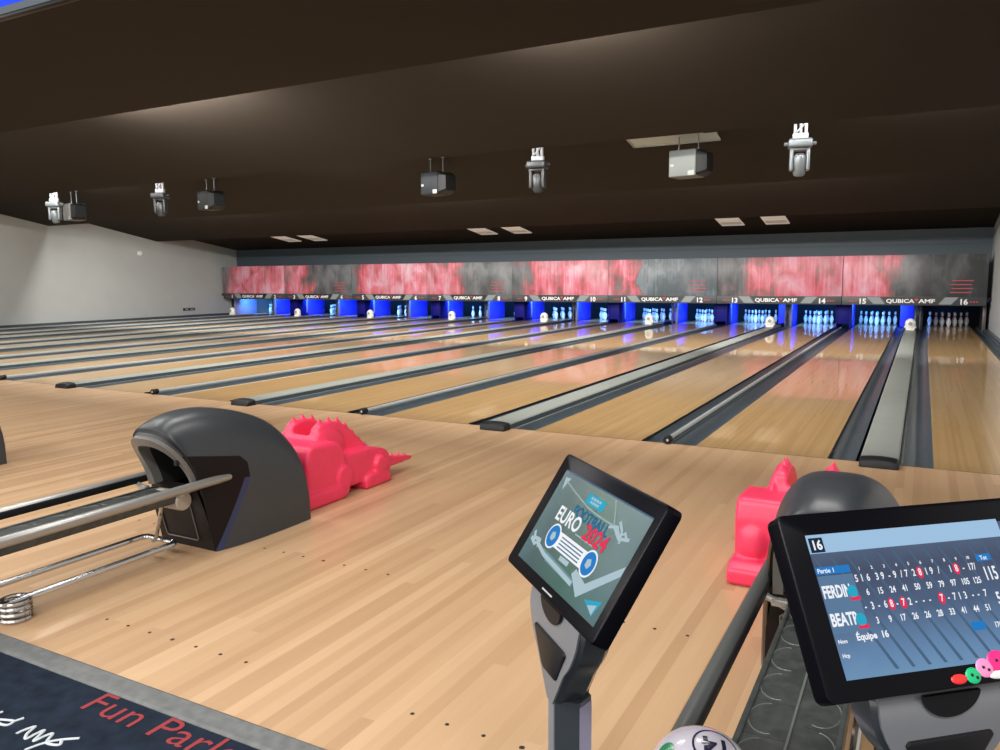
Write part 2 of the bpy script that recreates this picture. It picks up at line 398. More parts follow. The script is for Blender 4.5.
# ------------------------------------------------------------------ pit: partitions, curtain, roof
PY0, PY1 = 16.95, 19.75
def partition(x0, x1, wide, lab, blue_l, blue_r):
    cx = (x0+x1)/2; t = empty('pit_partition', (cx, PY0 + (.38 if wide else 0), 0), label=lab, cat='partition', group='partitions between the pin decks')
    hw = (x1-x0)/2
    yd = .62 if not wide else .12
    for s, bl in ((-1, blue_l), (1, blue_r)):
        if wide and s < 0: continue          # the wide gaps are open towards the lane on their other side
        xo = s*(hw-.012); xi = s*(hw-.045); lo, hi = min(xo, xi), max(xo, xi)
        m = MB(); m.box(lo, hi, yd, 1.62 if not wide else 1.25, -.1, .70, bev=.004); m.build('side_panel', BLUEP if bl else PITBLK, t)
        m = MB(); m.box(lo-.004, hi+.004, .0, yd, -.05, .70, bev=.006); m.build('front_panel', (BLUED if not wide else GREYEDGE) if bl else PITBLK, t)
        if not wide: m = MB(); m.prism([(yd-.10,.08),(yd-.03,.10),(yd,.25),(yd,.70),(yd-.10,.70)], lo-.01, hi+.01, 'X', bev=.003); m.build('panel_edge', GREYEDGE, t)
    if not wide:
        m = MB(); m.box(-hw+.05, hw-.05, .02, .06, .10, .69, bev=.006); m.build('front_cover', BLUED, t)
    else:
        m = MB(); q = hw - .21
        m.box(q,q+.045,.10,.16,-.05,.68,bev=.006); m.box(q+.12,q+.155,.05,.10,-.05,.68,bev=.006)
        m.tube([(q+.03,.06,.60),(q+.13,.09,.30)], .016, 8); m.tube([(q,.07,.15),(q+.14,.07,.62)], .014, 8)
        m.box(q,q+.155,.05,.12,.60,.65,bev=.008); m.build('machine_frame', MACH, t)
        m = MB(); m.box(q-.02, hw-.05, .55, .60, -.05, .69, bev=.004); m.build('back_cover', BLACKM, t)
        m = MB(); m.box(-hw-.04, q-.03, 1.40, 1.44, -.05, .69, bev=.004); m.build('rear_panel', BLUEP if blue_l else PITBLK, t)
    return t
for k in range(1, 16):
    wide = k % 2 == 1
    partition(LE[k][1]+(.10 if wide else .05), LE[k+1][0]-(.10 if wide else .05), wide, f'{"open-fronted" if wide else "closed blue-fronted"} partition between the pins of lanes {NUM[k]} and {NUM[k+1]}', True, k != 15)
for k, xx in ((1, LE[1][0]-.22), (16, LE[16][1]+.22)):
    t = empty('pit_partition', (xx, PY0, 0), label='pale lilac side partition beside the pins of lane one' if k == 1 else 'unlit black side partition by the wall beside the pins of lane sixteen', cat='partition', group='partitions between the pin decks')
    m = MB(); m.box(-.03,.03,0,1.3,-.1,.70,bev=.005); m.build('side_panel', mat('pit_lilac_paint', (.30,.30,.52), .5) if k == 1 else PITBLK, t)
    m = MB(); m.box(-.04,.04,-.05,.0,-.05,.70,bev=.006); m.build('panel_edge', BLACK if k == 1 else MACH, t)
# sweep arms / small machine parts seen beside the racks of the lit lanes
m = MB(); m.box(WX0, WX1, PY1, PY1+.08, -.2, .85); struct(m.build('wall_pit_curtain', CURTAIN, smooth=0))
m = MB(); m.box(WX0, WX1, MASK_Y+.10, PY1+.08, .785, .85); struct(m.build('ceiling_pit_cover', BLACKM, smooth=0))  # unseen cover put in to stop light leaking above the pins

# blue lamps inside the pin decks
def area(name, loc, rot, sx, sy, power, col, spread=None):
    l = bpy.data.lights.new(name, 'AREA'); l.shape = 'RECTANGLE'; l.size = sx; l.size_y = sy; l.energy = power; l.color = col
    if spread is not None: l.spread = spread
    o = bpy.data.objects.new(name, l); C.objects.link(o); o.location = loc; o.rotation_euler = rot; return o
for k in range(1, 16):
    cx = sum(LE[k])/2
    area('pin_deck_lamp', (cx, 17.35, .70), (math.radians(62), 0, 0), 1.0, .08, 55, (.08,.34,1.))
area('pin_deck_lamp', (sum(LE[16])/2, 17.3, .70), (math.radians(62),0,0), .8, .05, .9, (1,.97,.95))  # faint white fill; lane sixteen's own deck lamp is off

# ------------------------------------------------------------------ masking units
def mask_mat(i):
    m, nt, b = new_mat(f'masking_print_{i}'); L = nt.links
    tc = nt.nodes.new('ShaderNodeTexCoord')
    mp = nt.nodes.new('ShaderNodeMapping'); mp.inputs['Location'].default_value = (i*7.3, 0, i*1.7); mp.inputs['Scale'].default_value = (1.1,1,.75); L.new(tc.outputs['Object'], mp.inputs[0])
    n1 = nt.nodes.new('ShaderNodeTexNoise'); n1.inputs['Scale'].default_value = 1.9; n1.inputs['Detail'].default_value = 5; n1.inputs['Distortion'].default_value = .6; L.new(mp.outputs[0], n1.inputs['Vector'])
    mp2 = nt.nodes.new('ShaderNodeMapping'); mp2.inputs['Location'].default_value = (i*3.1, 0, 0); mp2.inputs['Scale'].default_value = (9,1,.55); L.new(tc.outputs['Object'], mp2.inputs[0])
    n2 = nt.nodes.new('ShaderNodeTexNoise'); n2.inputs['Scale'].default_value = 1.6; n2.inputs['Detail'].default_value = 4; L.new(mp2.outputs[0], n2.inputs['Vector'])
    sp = nt.nodes.new('ShaderNodeSeparateXYZ'); L.new(tc.outputs['Object'], sp.inputs[0])
    def mth(op, a, c=None, d=None):
        n = nt.nodes.new('ShaderNodeMath'); n.operation = op
        for q, v in enumerate((a, c, d)):
            if v is None: continue
            if isinstance(v, (int, float)): n.inputs[q].default_value = v
            else: L.new(v, n.inputs[q])
        return n.outputs[0]
    # red belongs to the left two thirds of the print; the right end is charcoal
    # the picture runs over two panels: red grows on the first and gives way to charcoal on the second
    a0, a1, v0, v1 = {0:(-1.7,-.9,-.10,.24), 2:(-1.7,-.9,-.16,.24), 4:(-1.7,-.5,-.20,.22), 6:(-1.7,.3,-.25,.22), 1:(-.9,.2,.20,-.26), 3:(-.7,.2,.20,-.26), 5:(-1.2,.1,.14,-.30), 7:(-.75,.15,.20,-.34)}[i]
    edge = nt.nodes.new('ShaderNodeMapRange'); edge.inputs['From Min'].default_value = a0; edge.inputs['From Max'].default_value = a1
    edge.inputs['To Min'].default_value = v0; edge.inputs['To Max'].default_value = v1; L.new(sp.outputs['X'], edge.inputs[0])
    f = mth('ADD', mth('ADD', mth('MULTIPLY', n1.outputs['Fac'], 1.1), mth('MULTIPLY', n2.outputs['Fac'], .42)), edge.outputs[0])
    f = mth('SUBTRACT', f, .22)
    cr = nt.nodes.new('ShaderNodeValToRGB'); L.new(f, cr.inputs[0])
    grey = (.05,.055,.06) if i in (7,6,1,0) else (.085,.095,.10)
    if i == 5: grey = (.11,.15,.175)  # bluish reflection put into this panel's grey
    stops = [(.22,(grey[0]*.55,grey[1]*.55,grey[2]*.55)),(.42,(grey[0]*1.3,grey[1]*1.3,grey[2]*1.3)),(.51,(.15,.085,.09)),(.60,(.33,.075,.085)),(.70,(.58,.10,.14)),(.82,(.63,.20,.27)),(.96,(.65,.36,.44))]
    els = cr.color_ramp.elements
    while len(els) < len(stops): els.new(.5)
    for e, (p, c) in zip(els, stops): e.position = p; e.color = (*c, 1)
    # thin pale vertical drips
    mp3 = nt.nodes.new('ShaderNodeMapping'); mp3.inputs['Scale'].default_value = (17,1,.10); mp3.inputs['Location'].default_value = (i*5.7,0,0); L.new(tc.outputs['Object'], mp3.inputs[0])
    n3 = nt.nodes.new('ShaderNodeTexNoise'); n3.inputs['Scale'].default_value = 1.; n3.inputs['Detail'].default_value = 1; L.new(mp3.outputs[0], n3.inputs['Vector'])
    st = nt.nodes.new('ShaderNodeMapRange'); st.inputs['From Min'].default_value = .66; st.inputs['From Max'].default_value = .76; st.inputs['To Max'].default_value = .35; L.new(n3.outputs['Fac'], st.inputs[0])
    mx = nt.nodes.new('ShaderNodeMix'); mx.data_type = 'RGBA'; L.new(st.outputs[0], mx.inputs['Factor']); L.new(cr.outputs[0], mx.inputs['A']); mx.inputs['B'].default_value = (.45,.36,.34,1)
    # cloudy pale haze: light glare mixed into the print colour
    mp4 = nt.nodes.new('ShaderNodeMapping'); mp4.inputs['Location'].default_value = (i*2.3+4, 0, 2); mp4.inputs['Rotation'].default_value = (0,.6,0); mp4.inputs['Scale'].default_value = (.9,1,.5); L.new(tc.outputs['Object'], mp4.inputs[0])
    n4 = nt.nodes.new('ShaderNodeTexNoise'); n4.inputs['Scale'].default_value = 1.7; n4.inputs['Detail'].default_value = 3; L.new(mp4.outputs[0], n4.inputs['Vector'])
    s4 = nt.nodes.new('ShaderNodeMapRange'); s4.inputs['From Min'].default_value = .45; s4.inputs['From Max'].default_value = .75; s4.inputs['To Min'].default_value = .04; s4.inputs['To Max'].default_value = .42; L.new(n4.outputs['Fac'], s4.inputs[0])
    mz = nt.nodes.new('ShaderNodeMix'); mz.data_type = 'RGBA'; L.new(s4.outputs[0], mz.inputs['Factor']); L.new(mx.outputs['Result'], mz.inputs['A']); mz.inputs['B'].default_value = (.36,.36,.38,1)
    mx = mz
    L.new(mx.outputs['Result'], b.inputs['Base Color'])
    b.inputs['Roughness'].default_value = .38
    return m
FACE = Matrix.Rotation(PI/2, 4, 'X')     # text standing up, read from -Y
MW = 3.348
SH = .225                                  # height of the lower strip
for i in range(8):
    l, r = 2*i+1, 2*i+2
    x = PAIR[i] - .02 if i == 7 else PAIR[i] - .025
    lab = {0:'red printed masking panel over lanes one and two, beside the long pale wall', 7:'masking panel over lanes fifteen and sixteen, red fading into black', 5:'masking panel over lanes eleven and twelve, pink fading into blue-grey'}.get(i, f'red and charcoal printed masking panel over lanes {NUM[l]} and {NUM[r]}')
    t = empty('masking_unit', (x, MASK_Y, MASK_Z0), label=lab, cat='masking unit', group='masking panels above the pins')
    h = MASK_Z1-MASK_Z0
    m = MB(); m.box(-MW/2+.004, MW/2-.004, .0, .05, SH, h, bev=.004); m.build('printed_panel', mask_mat(i), t)
    m = MB(); m.box(-MW/2+.004, MW/2-.004, -.006, .05, 0, SH, bev=.004); m.build('number_strip', STRIPD, t)
    for sx in (-1, 1):
        m = MB(); m.box(sx*(MW/2-.10)-.06, sx*(MW/2-.10)+.06, .05, .58, .0535, .11, bev=.006); m.build('rear_bracket', MACH, t)
    m = MB(); m.prism([(-.72,SH-.012),(.72,SH-.012),(.58,.03),(-.58,.03)], -.011, -.006, 'Y'); m.build('logo_plate', STRIPK, t, smooth=0)
    m = MB()
    for s in (-1, 1): m.prism([(s*.76,SH-.012),(s*1.06,SH-.012),(s*.90,.03),(s*.62,.03)], -.010, -.006, 'Y')
    m.build('slanted_stripes', STRIPG, t, smooth=0)
    a = text_mesh('QUBICA', .138, TXTW, 'logo_lettering', t, Matrix.Translation((.06,-.013,.066)) @ FACE, 1.28, .004, 'RIGHT')
    bq = text_mesh('AMF', .138, TXTW, 'x', t, Matrix.Translation((.165,-.013,.066)) @ FACE, 1.4, .004)
    mm = MB(); mm.prism([(.055,.172),(.165,.172),(.115,.10)], -.014, -.012, 'Y'); c = mm.build('x', TXTR, t, smooth=0)
    merge_into(a, [bq, c])
    for s, num in ((-1, l), (1, r)):
        text_mesh(str(num), .19, TXTW, 'lane_number', t, Matrix.Translation((s*1.17,-.009,.035)) @ FACE, 1.05, .006, 'CENTER')
        m = MB()
        for q in range(3): m.box(s*(1.33+.07*q)-.022, s*(1.33+.07*q)+.022, -.009, -.006, .085, .115)
        m.build('lane_dashes', TXTR, t, smooth=0)
    if i % 2 == 0: continue
    m = MB()
    for q in range(4): m.box(.86 + .03*(q % 2), 1.36 - .03*((q+1) % 2), -.003, 0.001, SH+.10+.10*q, SH+.125+.10*q)
    m.build('printed_red_lines', mat('mask_red_ink', (.40,.05,.07), .5) if i == 1 else bpy.data.materials['mask_red_ink'], t, smooth=0)

# ------------------------------------------------------------------ walls and saw-tooth ceiling
EDGES = [(1.15,3.87),(5.25,3.55),(9.45,3.24),(13.60,2.88)]
STEP = .42
segs = []                                   # (y0,z0,y1,z1) sloping ceiling strips
ys = [-11.0] + [e[0] for e in EDGES] + [17.5]
z_ends = [e[1] for e in EDGES] + [2.648]
for i in range(5):
    y0, y1 = ys[i], ys[i+1]; z1 = z_ends[i]
    z0 = z1 + (.19*(y1-y0) if i else .05*(y1-y0))
    if i == 4: z0 = 3.26
    segs.append((y0, z0, y1, z1))
m = MB()
low = [];
for y0, z0, y1, z1 in segs: low += [(y0, z0), (y1, z1)]
up = [(y, z+.3) for y, z in low][::-1]
up = [(17.5, 5.4), (-11, 5.4)]
m.prism(low + up, -14 if False else WX0-.05, 3.2, 'X')
struct(m.build('ceiling', CEIL, smooth=0))
m = MB(); m.box(WX0-.2, WX0, -11, 17.6, -.4, 5.3); m.box(WX0-.2, WX0, 17.6, 20.4, -.4, .9); struct(m.build('wall_left', WALL, smooth=0))
m = MB(); m.box(WX1, WX1+.2, 6.5, 17.6, -.4, 5.3); m.box(WX1, WX1+.2, 17.6, 20.4, -.4, .9); struct(m.build('wall_right', WALL, smooth=0))
m = MB(); m.box(WX0-.05, WX1+.05, 17.5, 17.65, .80, 5.3); m.box(WX0, WX1, 17.46, 17.5, 2.25, 2.30); struct(m.build('wall_back', FASCIA, smooth=0))

t = empty('smoke_detector', (WX0, 12.83, 2.42), label='small white round detector on the long pale wall', cat='detector')
m = MB(); m.lathe([(.0001,0),(.09,0),(.09,.03),(.07,.06),(.0001,.065)], 20, M=Matrix.Rotation(PI/2,4,'Y')); m.build('housing', WHITEP, t)
t = empty('wall_socket', (WX0, 14.9, .28), label='small dark socket low on the long pale wall', cat='socket')
m = MB(); m.box(0,.03,-.28,.28,-.05,.05,bev=.008); m.build('plate', BLACK, t)
m = MB(); m.box(.03,.036,-.2,-.05,-.025,.025); m.box(.03,.036,.05,.2,-.025,.025); m.build('face', CAPGREY, t)
# ceiling vents (two in front of each group of lanes)
def slope_z(y, i=4):
    y0, z0, y1, z1 = segs[i]; return z0 + (z1-z0)*(y-y0)/(y1-y0)
for n, (x, lab) in enumerate(((-21.68,'left cream ceiling vent of the far left pair'),(-20.42,'right cream ceiling vent of the far left pair'),(-13.27,'left cream ceiling vent of the middle pair'),(-12.04,'right cream ceiling vent of the middle pair'),(-5.45,'left cream ceiling vent of the right-hand pair'),(-4.26,'right cream ceiling vent of the right-hand pair'))):
    y = 15.6; sl = math.atan2(segs[4][3]-segs[4][1], segs[4][2]-segs[4][0])
    t = empty('ceiling_vent', (x, y, slope_z(y)), label=lab+' near the back wall', cat='ceiling vent', group='cream vents by the back wall'); t.rotation_euler = (sl,0,0)
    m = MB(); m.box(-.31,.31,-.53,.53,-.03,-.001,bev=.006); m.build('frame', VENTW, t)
    m = MB()
    for q in range(3): m.box(-.27,.27,.08+.1*q-.018,.08+.1*q+.018,-.033,-.029)
    m.build('slot', VENTS, t, smooth=0)
# pale hatch and grey board beyond the second step
sl3 = math.atan2(segs[2][3]-segs[2][1], segs[2][2]-segs[2][0])
t = empty('ceiling_hatch', (-4.55, 6.45, slope_z(6.45, 2)), label='pale grey rectangular hatch in the ceiling above the right-hand loudspeaker', cat='ceiling hatch'); t.rotation_euler = (sl3,0,0)
m = MB(); m.prism([(-.70,-.35),(.58,-.35),(.58,.16),(.78,.16),(.78,.47),(-.70,.47)], -.02, -.002, 'Z'); m.build('board', HATCH, t, smooth=0)
m = MB(); m.box(-.72,-.70,-.35,.47,-.035,-.002); m.box(-.70,.78,.47,.485,-.035,-.002); m.build('frame', CAPGREY, t, smooth=0)

# ------------------------------------------------------------------ hanging loudspeakers
def loudspeaker(x, z, yaw, body, lab, y=6.6):
    t = empty('loudspeaker', (x, y, z), yaw, label=lab, cat='loudspeaker', group='loudspeakers hanging from the ceiling')
    m = MB(); m.box(-.31,.16,-.20,.20,-.215,.215,bev=.02,seg=3); m.build('cabinet', body, t)
    m = MB()
    rows = []
    for xx, hw, hh in ((.16,.19,.205),(.20,.19,.205),(.30,.15,.165),(.325,.14,.15)):
        rows.append([(xx, a*hw, b*hh) for a, b in ((-1,-.8),(-.8,-1),(.8,-1),(1,-.8),(1,.8),(.8,1),(-.8,1),(-1,.8))])
    m.grid(rows, 0, True, True, True); m.build('front_grille', SPKB, t, smooth=25)
    for xx in (-.22, .12):
        top = slope_z(y + .0, 2) - z
        m = MB(); m.tube([(xx,0,.21),(xx,0,top)], .012, 8); m.box(xx-.03,xx+.03,-.03,.03,top-.015,top,bev=.004); m.sphere((xx,0,.25), .022, 8); m.build('hanging_rod', LAMPG, t)
    m = MB(); m.box(-.28,-.22,-.205,-.2,-.05,-.01); m.box(.03,.14,-.206,-.2,-.205,-.13); m.build('connector_plate', CAPGREY, t, smooth=0)
loudspeaker(-4.17, 3.30, math.radians(-8), SPKG, 'light grey loudspeaker hanging beneath the pale ceiling hatch')
loudspeaker(-9.13, 3.28, math.radians(-12), SPKN, 'navy grey loudspeaker hanging from the middle of the ceiling, left of the black stage light')
loudspeaker(-15.40, 3.28, math.radians(-12), SPKB, 'all-black loudspeaker hanging from the ceiling, second from the left wall')
loudspeaker(-20.5, 3.24, math.radians(-12), mat('cabinet_silver_paint', (.13,.13,.127), .45), 'silver loudspeaker with black front nearest the left wall')

# ------------------------------------------------------------------ moving-head stage lights
def moving_head(x, rz, col, lab, tilt=0., y=6.0):
    top = slope_z(y, 2)
    t = empty('moving_head_light', (x, y, top), rz, label=lab, cat='stage light', group='moving-head lights on the ceiling')
    zb = -.44                                    # top of the base box
    m = MB(); m.tube([(0,0,0),(0,0,-.16)], .03, 10); m.lathe([(.0001,-.02),(.09,-.02),(.09,0),(.0001,0)], 16); m.build('ceiling_stem', LAMPB, t)
    m = MB()
    for xx in (-.075, .0, .075): m.box(xx-.022,xx+.022,-.03,.03,-.36,-.14,bev=.01)
    m.box(-.11,.11,-.045,.045,zb,-.35,bev=.015); m.tube([(-.08,-.035,-.36),(.08,-.035,-.20)], .014, 8)
    m.build('clamp', CLAMPW, t)
    m = MB(); m.box(-.17,.17,-.15,.15,zb-.13,zb,bev=.035,seg=3); m.tube([(-.225,0,zb-.065),(.225,0,zb-.065)], .028, 10); m.build('base_box', col, t)
    m = MB()
    for s in (-1, 1):
        m.box(s*.115-.028, s*.115+.028, -.075,.075, zb-.46, zb-.13, bev=.02, seg=3)
    m.box(-.14,.14,-.075,.075,zb-.17,zb-.125,bev=.015); m.build('yoke', col, t)
    M = Matrix.Translation((0,0,zb-.40)) @ Matrix.Rotation(tilt, 4, 'X')
    m = MB(); m.lathe([(.0001,.19),(.06,.19),(.088,.15),(.092,.0),(.092,-.08),(.075,-.125)], 20, M=M); m.build('lamp_head', col if col is not LAMPG else LAMPG, t)
    m = MB(); m.lathe([(.0001,-.14),(.05,-.138),(.073,-.124),(.073,-.11),(.0001,-.11)], 20, M=M); m.build('lens', BEZEL, t)
moving_head(-2.39, .2, LAMPG, 'silver moving-head stage light on the right, right of the pale hatch', .35)
moving_head(-6.70, .1, LAMPB, 'black moving-head stage light in the middle of the ceiling', .15)
moving_head(-16.42, .3, LAMPB, 'black moving-head stage light with silver base, left of the all-black loudspeaker', .2)
moving_head(-20.44, .5, LAMPG, 'silver moving-head stage light nearest the left wall', .3)

# overhead monitor at the upper left
t = empty('overhead_monitor', (-4.76, -4.2, 2.763), label='overhead monitor showing a blue screen, at the top left corner of the photo', cat='monitor')
BW = 1.16
m = MB(); m.box(-.70,.62,0,.035,0,.80,bev=.006); m.build('casing', BEZEL, t)
m = MB(); m.box(-.69,.61,-.006,.0,.016,.05); m.box(-.69,.61,-.006,0,.765,.79); m.box(-.69,-.66,-.006,0,.05,.765); m.box(.58,.61,-.006,0,.05,.765); m.build('bezel_frame', mat('monitor_grey_frame', (.07,.085,.10), .6, spec=.1), t, smooth=0)
m = MB(); m.box(-.66,.58,-.004,.0,.05,.765); m.build('screen', glow('blue_screen', (.0,.07,1.0), .95), t, smooth=0)
m = MB()
for xx in (-.3, .3): m.tube([(xx,.035,.80),(xx,.035,1.72)], .02, 10)
m.build('ceiling_bracket', BLACK, t)

# ------------------------------------------------------------------ ball return hood
HY = -3.42   # local origin in Y
# sections: base y, base z, base half width, top y, top z
SEC = [(-3.85,.36,.183,-4.02,.662),(-3.845,.33,.192,-4.01,.685),(-3.832,.27,.200,-3.99,.706),(-3.78,.0,.212,-3.935,.733),(-3.74,.0,.226,-3.85,.752),(-3.65,.0,.245,-3.73,.760),(-3.52,.0,.262,-3.58,.744),(-3.38,.0,.270,-3.42,.700),(-3.26,.0,.273,-3.28,.640),(-3.17,.0,.272,-3.17,.55),(-3.115,.0,.270,-3.115,.47),(-3.095,.0,.266,-3.095,.38)]
def arch(sec, n=44, inset=0.):
    yb, zb, w, yt, zt = sec; out = []
    w -= inset; zt -= inset
    for i in range(n+1):
        a = PI*i/n; c, s = math.cos(a), math.sin(a)
        e = 2/3.0
        x = w*math.copysign(abs(c)**e, c); q = abs(s)**e
        z = zb + (zt-zb)*q; y = yb + (yt-yb)*(q**1.6)
        out.append((x, y-HY, z))
    return out
# the dark panel is the part of the shell in front of (below) these lines in the side view: (y,z) point pairs, world y
CUT = [((-3.745,0),(-3.55,.36)), ((-3.55,.36),(-3.556,.45)), ((-3.556,.45),(-3.60,.495)), ((-3.60,.495),(-3.95,.555))]
def side_of(c, y, z):
    (y0, z0), (y1, z1) = c
    return (y1-y0)*(z-z0) - (z1-z0)*(y-y0)
def make_hood(cx, lab):
    t = empty('ball_return_hood', (cx, HY, 0), label=lab, cat='ball return', group='ball return hoods')
    NS, NA = 90, 80
    rows = [arch(interp(SEC, i/NS), NA) for i in range(NS+1)]
    full = MB(); full.grid(rows); full.add(rows[-1], [tuple(range(NA+1))])
    bm = bmesh.new(); vv = [bm.verts.new(v) for v in full.v]
    for f in full.f: bm.faces.new([vv[i] for i in f])
    bmesh.ops.remove_doubles(bm, verts=bm.verts[:], dist=1e-5)
    BL = ((-3.787,0),(-3.598,.35))
    for (p, q) in CUT + [BL]:
        d = Vector((0, q[0]-p[0], q[1]-p[1])).normalized()
        bmesh.ops.bisect_plane(bm, geom=bm.verts[:]+bm.edges[:]+bm.faces[:], plane_co=(0, p[0]-HY, p[1]), plane_no=(0, -d.z, d.y), dist=1e-6)
    bins = {}
    for f in bm.faces:
        c = f.calc_center_median(); y, z = c.y+HY, c.z
        k = 'shell'
        if all(side_of(q, y, z) > 0 for q in CUT) and len(f.verts) < 20:
            k = ('blue' if side_of(BL, y, z) < 0 and z < .37 else 'dark') + ('a' if c.x > 0 else 'b')
        bins.setdefault(k, []).append(f)
    for k, fs in bins.items():
        g = MB(); ix = {}
        for f in fs:
            for v in f.verts:
                if v not in ix: ix[v] = len(g.v); g.v.append(v.co[:])
            g.f.append(tuple(ix[v] for v in f.verts)); g.mi.append(0)
        g.build({'s':'shell','d':'side_panel','b':'blue_strip'}[k[0]], {'s':HOODG,'d':HOODD,'b':HOODB}[k[0]], t, smooth=40)
    bm.free()
    # rim: flat ring round the mouth
    o0 = arch(SEC[0], NA); o1 = arch((-3.875,.352,.179,-4.038,.650), NA); i1 = arch((-3.862,.35,.146,-4.012,.606), NA); i2 = arch((-3.81,.34,.140,-3.94,.596), NA)
    m = MB(); m.grid([o0, o1, i1, i2]); m.build('mouth_rim', HOODRIM, t, smooth=50)
    m = MB(); m.grid([arch((-3.848,.34,.1935,-4.018,.680), NA), arch((-3.84,.32,.1985,-4.004,.696), NA)]); m.build('rim_groove', BLACK, t)
    m = MB(); m.box(.140,.160,-3.960-HY,-3.94-HY,.505,.535,bev=.004); m.build('rim_clip', BLACK, t)
    # cavity
    deep = [(x*.9, -3.50-HY, z) for x, y, z in i2]
    m = MB(); m.grid([i2, deep]); m.add(deep, [tuple(range(NA+1))]); m.build('mouth_cavity', BLACKM, t)
    # front face under the mouth
    m = MB(); m.grid([[(-.212,-3.78-HY,0),(.212,-3.78-HY,0)],[(-.205,-3.825-HY,.2),(.205,-3.825-HY,.2)],[(-.182,-3.857-HY,.352),(.182,-3.857-HY,.352)],[(-.17,-3.80-HY,.36),(.17,-3.80-HY,.36)]])
    m.build('front_panel', HOODD, t)
    m = MB()
    fy = lambda z: -3.78 - .225*z - HY - .004
    loop = [(-.14,.05),(-.15,.06),(-.155,.26),(-.145,.27),(.09,.27),(.10,.26),(.10,.06),(.09,.05)]
    m.tube([(a, fy(z), z) for a, z in loop + [loop[0]]], .004, 6)
    m.build('front_panel_bead', HOODRIM, t)
    m = MB(); m.lathe([(.0001,-.10),(.045,-.10),(.05,-.09),(.05,.09),(.045,.10),(.0001,.10)], 18, M=Matrix.Translation((.03,-3.90-HY,.30)) @ Matrix.Rotation(PI/2, 4, 'Y')); m.build('roller', mat('ivory_roller', (.46,.42,.36), .4) if 'ivory_roller' not in bpy.data.materials else bpy.data.materials['ivory_roller'], t)
    return t
X1, X2, X3 = -4.17, -.90, -7.36
make_hood(X1, 'dark grey ball return hood with open mouth, its rack running off the photo edge')
make_hood(X2, 'dark grey ball return hood partly hidden behind the player score screen')
make_hood(X3, 'dark ball return hood cut off by the left edge of the photo')

# ------------------------------------------------------------------ ball return rack
def make_rack(cx, railm, lab, y_end):
    t = empty('ball_rack', (cx, -4.3, 0), label=lab, cat='ball rack', group='ball return racks')
    Y = lambda y: y + 4.3
    for s in (-1, 1):
        m = MB(); m.tube([(s*.215, Y(-3.66), .392),(s*.215, Y(-3.675), .392),(s*.215, Y(y_end), .392),(s*.215, Y(y_end-.01), .392)], [.018,.024,.024,.018], 14); r = m.build('side_rail', railm, t)
        m = MB(); m.box(s*.194-.007, s*.194+.007, Y(y_end), Y(-3.72), .366, .402, bev=.004); m.build('rail_inner_strip', BLACK, t)
    # belt of ball cells
    m = MB(); m.box(-.112,.112,Y(y_end),Y(-3.86),.318,.345,mi=0,bev=.006)
    for s in (-1,1): m.box(s*.112-.008, s*.112+.008, Y(y_end), Y(-3.88), .30,.352,mi=0,bev=.004)
    y = -3.98
    while y > y_end+.12:
        for s in (-1, 1):
            cyy = y - (.0 if s < 0 else .085)
            pts = [(s*.060 - s*.046*math.cos(a), Y(cyy) + .075*math.sin(a), .3445) for a in [-PI*.62 + PI*1.1*q/12 for q in range(13)]]
            m.tube([(2*s*.060-x, yy_, z) for x, yy_, z in pts], .0022, 5, 1)
            m.box(s*.056-.05, s*.056+.05, Y(cyy-.0875)-.001, Y(cyy-.0875)+.001, .344,.3462, mi=0)
        y -= .175
    m.box(-.003,.003,Y(y_end),Y(-3.9),.345,.349,mi=1)
    m.build('ball_belt', [BELT, BELT2], t)
    for yy in (-3.93, y_end+.12):
        for s in (-1, 1):
            m = MB(); m.tube([(s*.10, Y(yy), .325),(s*.19, Y(yy), .362),(s*.212, Y(yy), .380)], .013, 8); m.box(s*.145-.028,s*.145+.028,Y(yy)-.016,Y(yy)+.016,.335,.362,bev=.006); m.build('bracket', SILVER, t)
    # chrome legs and floor loop
    for yy in (-3.99, y_end+.18):
        m = MB(); m.tube([(.105, Y(yy-.02), .33),(.0, Y(yy), .10),(-.02, Y(yy), .09)], .0115, 10); m.build('leg', CHROME, t)
    m = MB()
    a0, a1 = Y(-3.955), Y(-4.86)
    def rr(hw, z, ya, yb, r, tr):
        pts = []
        for cxx, cyy, st in ((hw-r, ya-r, 0), (-hw+r, ya-r, 90), (-hw+r, yb+r, 180), (hw-r, yb+r, 270)):
            for q in range(6): a = math.radians(st + 90*q/5); pts.append((cxx + r*math.cos(a), cyy + r*math.sin(a), z))
        m.tube(pts + [pts[0]], tr, 10)
    rr(.125, .090, a0, a1, .04, .0155)
    m.build('floor_loop', CHROME, t)
    m = MB()
    for z in (.011, .037, .063, .086):
        m.tube([(.10 + .058*math.cos(2*PI*q/20), Y(-4.78) + .058*math.sin(2*PI*q/20), z) for q in range(21)], .010, 8)
    m.build('coiled_foot', CHROME, t)
    return t
make_rack(X1, SILVER, 'silver-railed ball rack with chrome floor loop leading to the open-mouthed hood', -5.6)
make_rack(X2, RAILDARK, 'grey-railed ball rack with ring-marked belt, beneath the player score screen', -5.6)

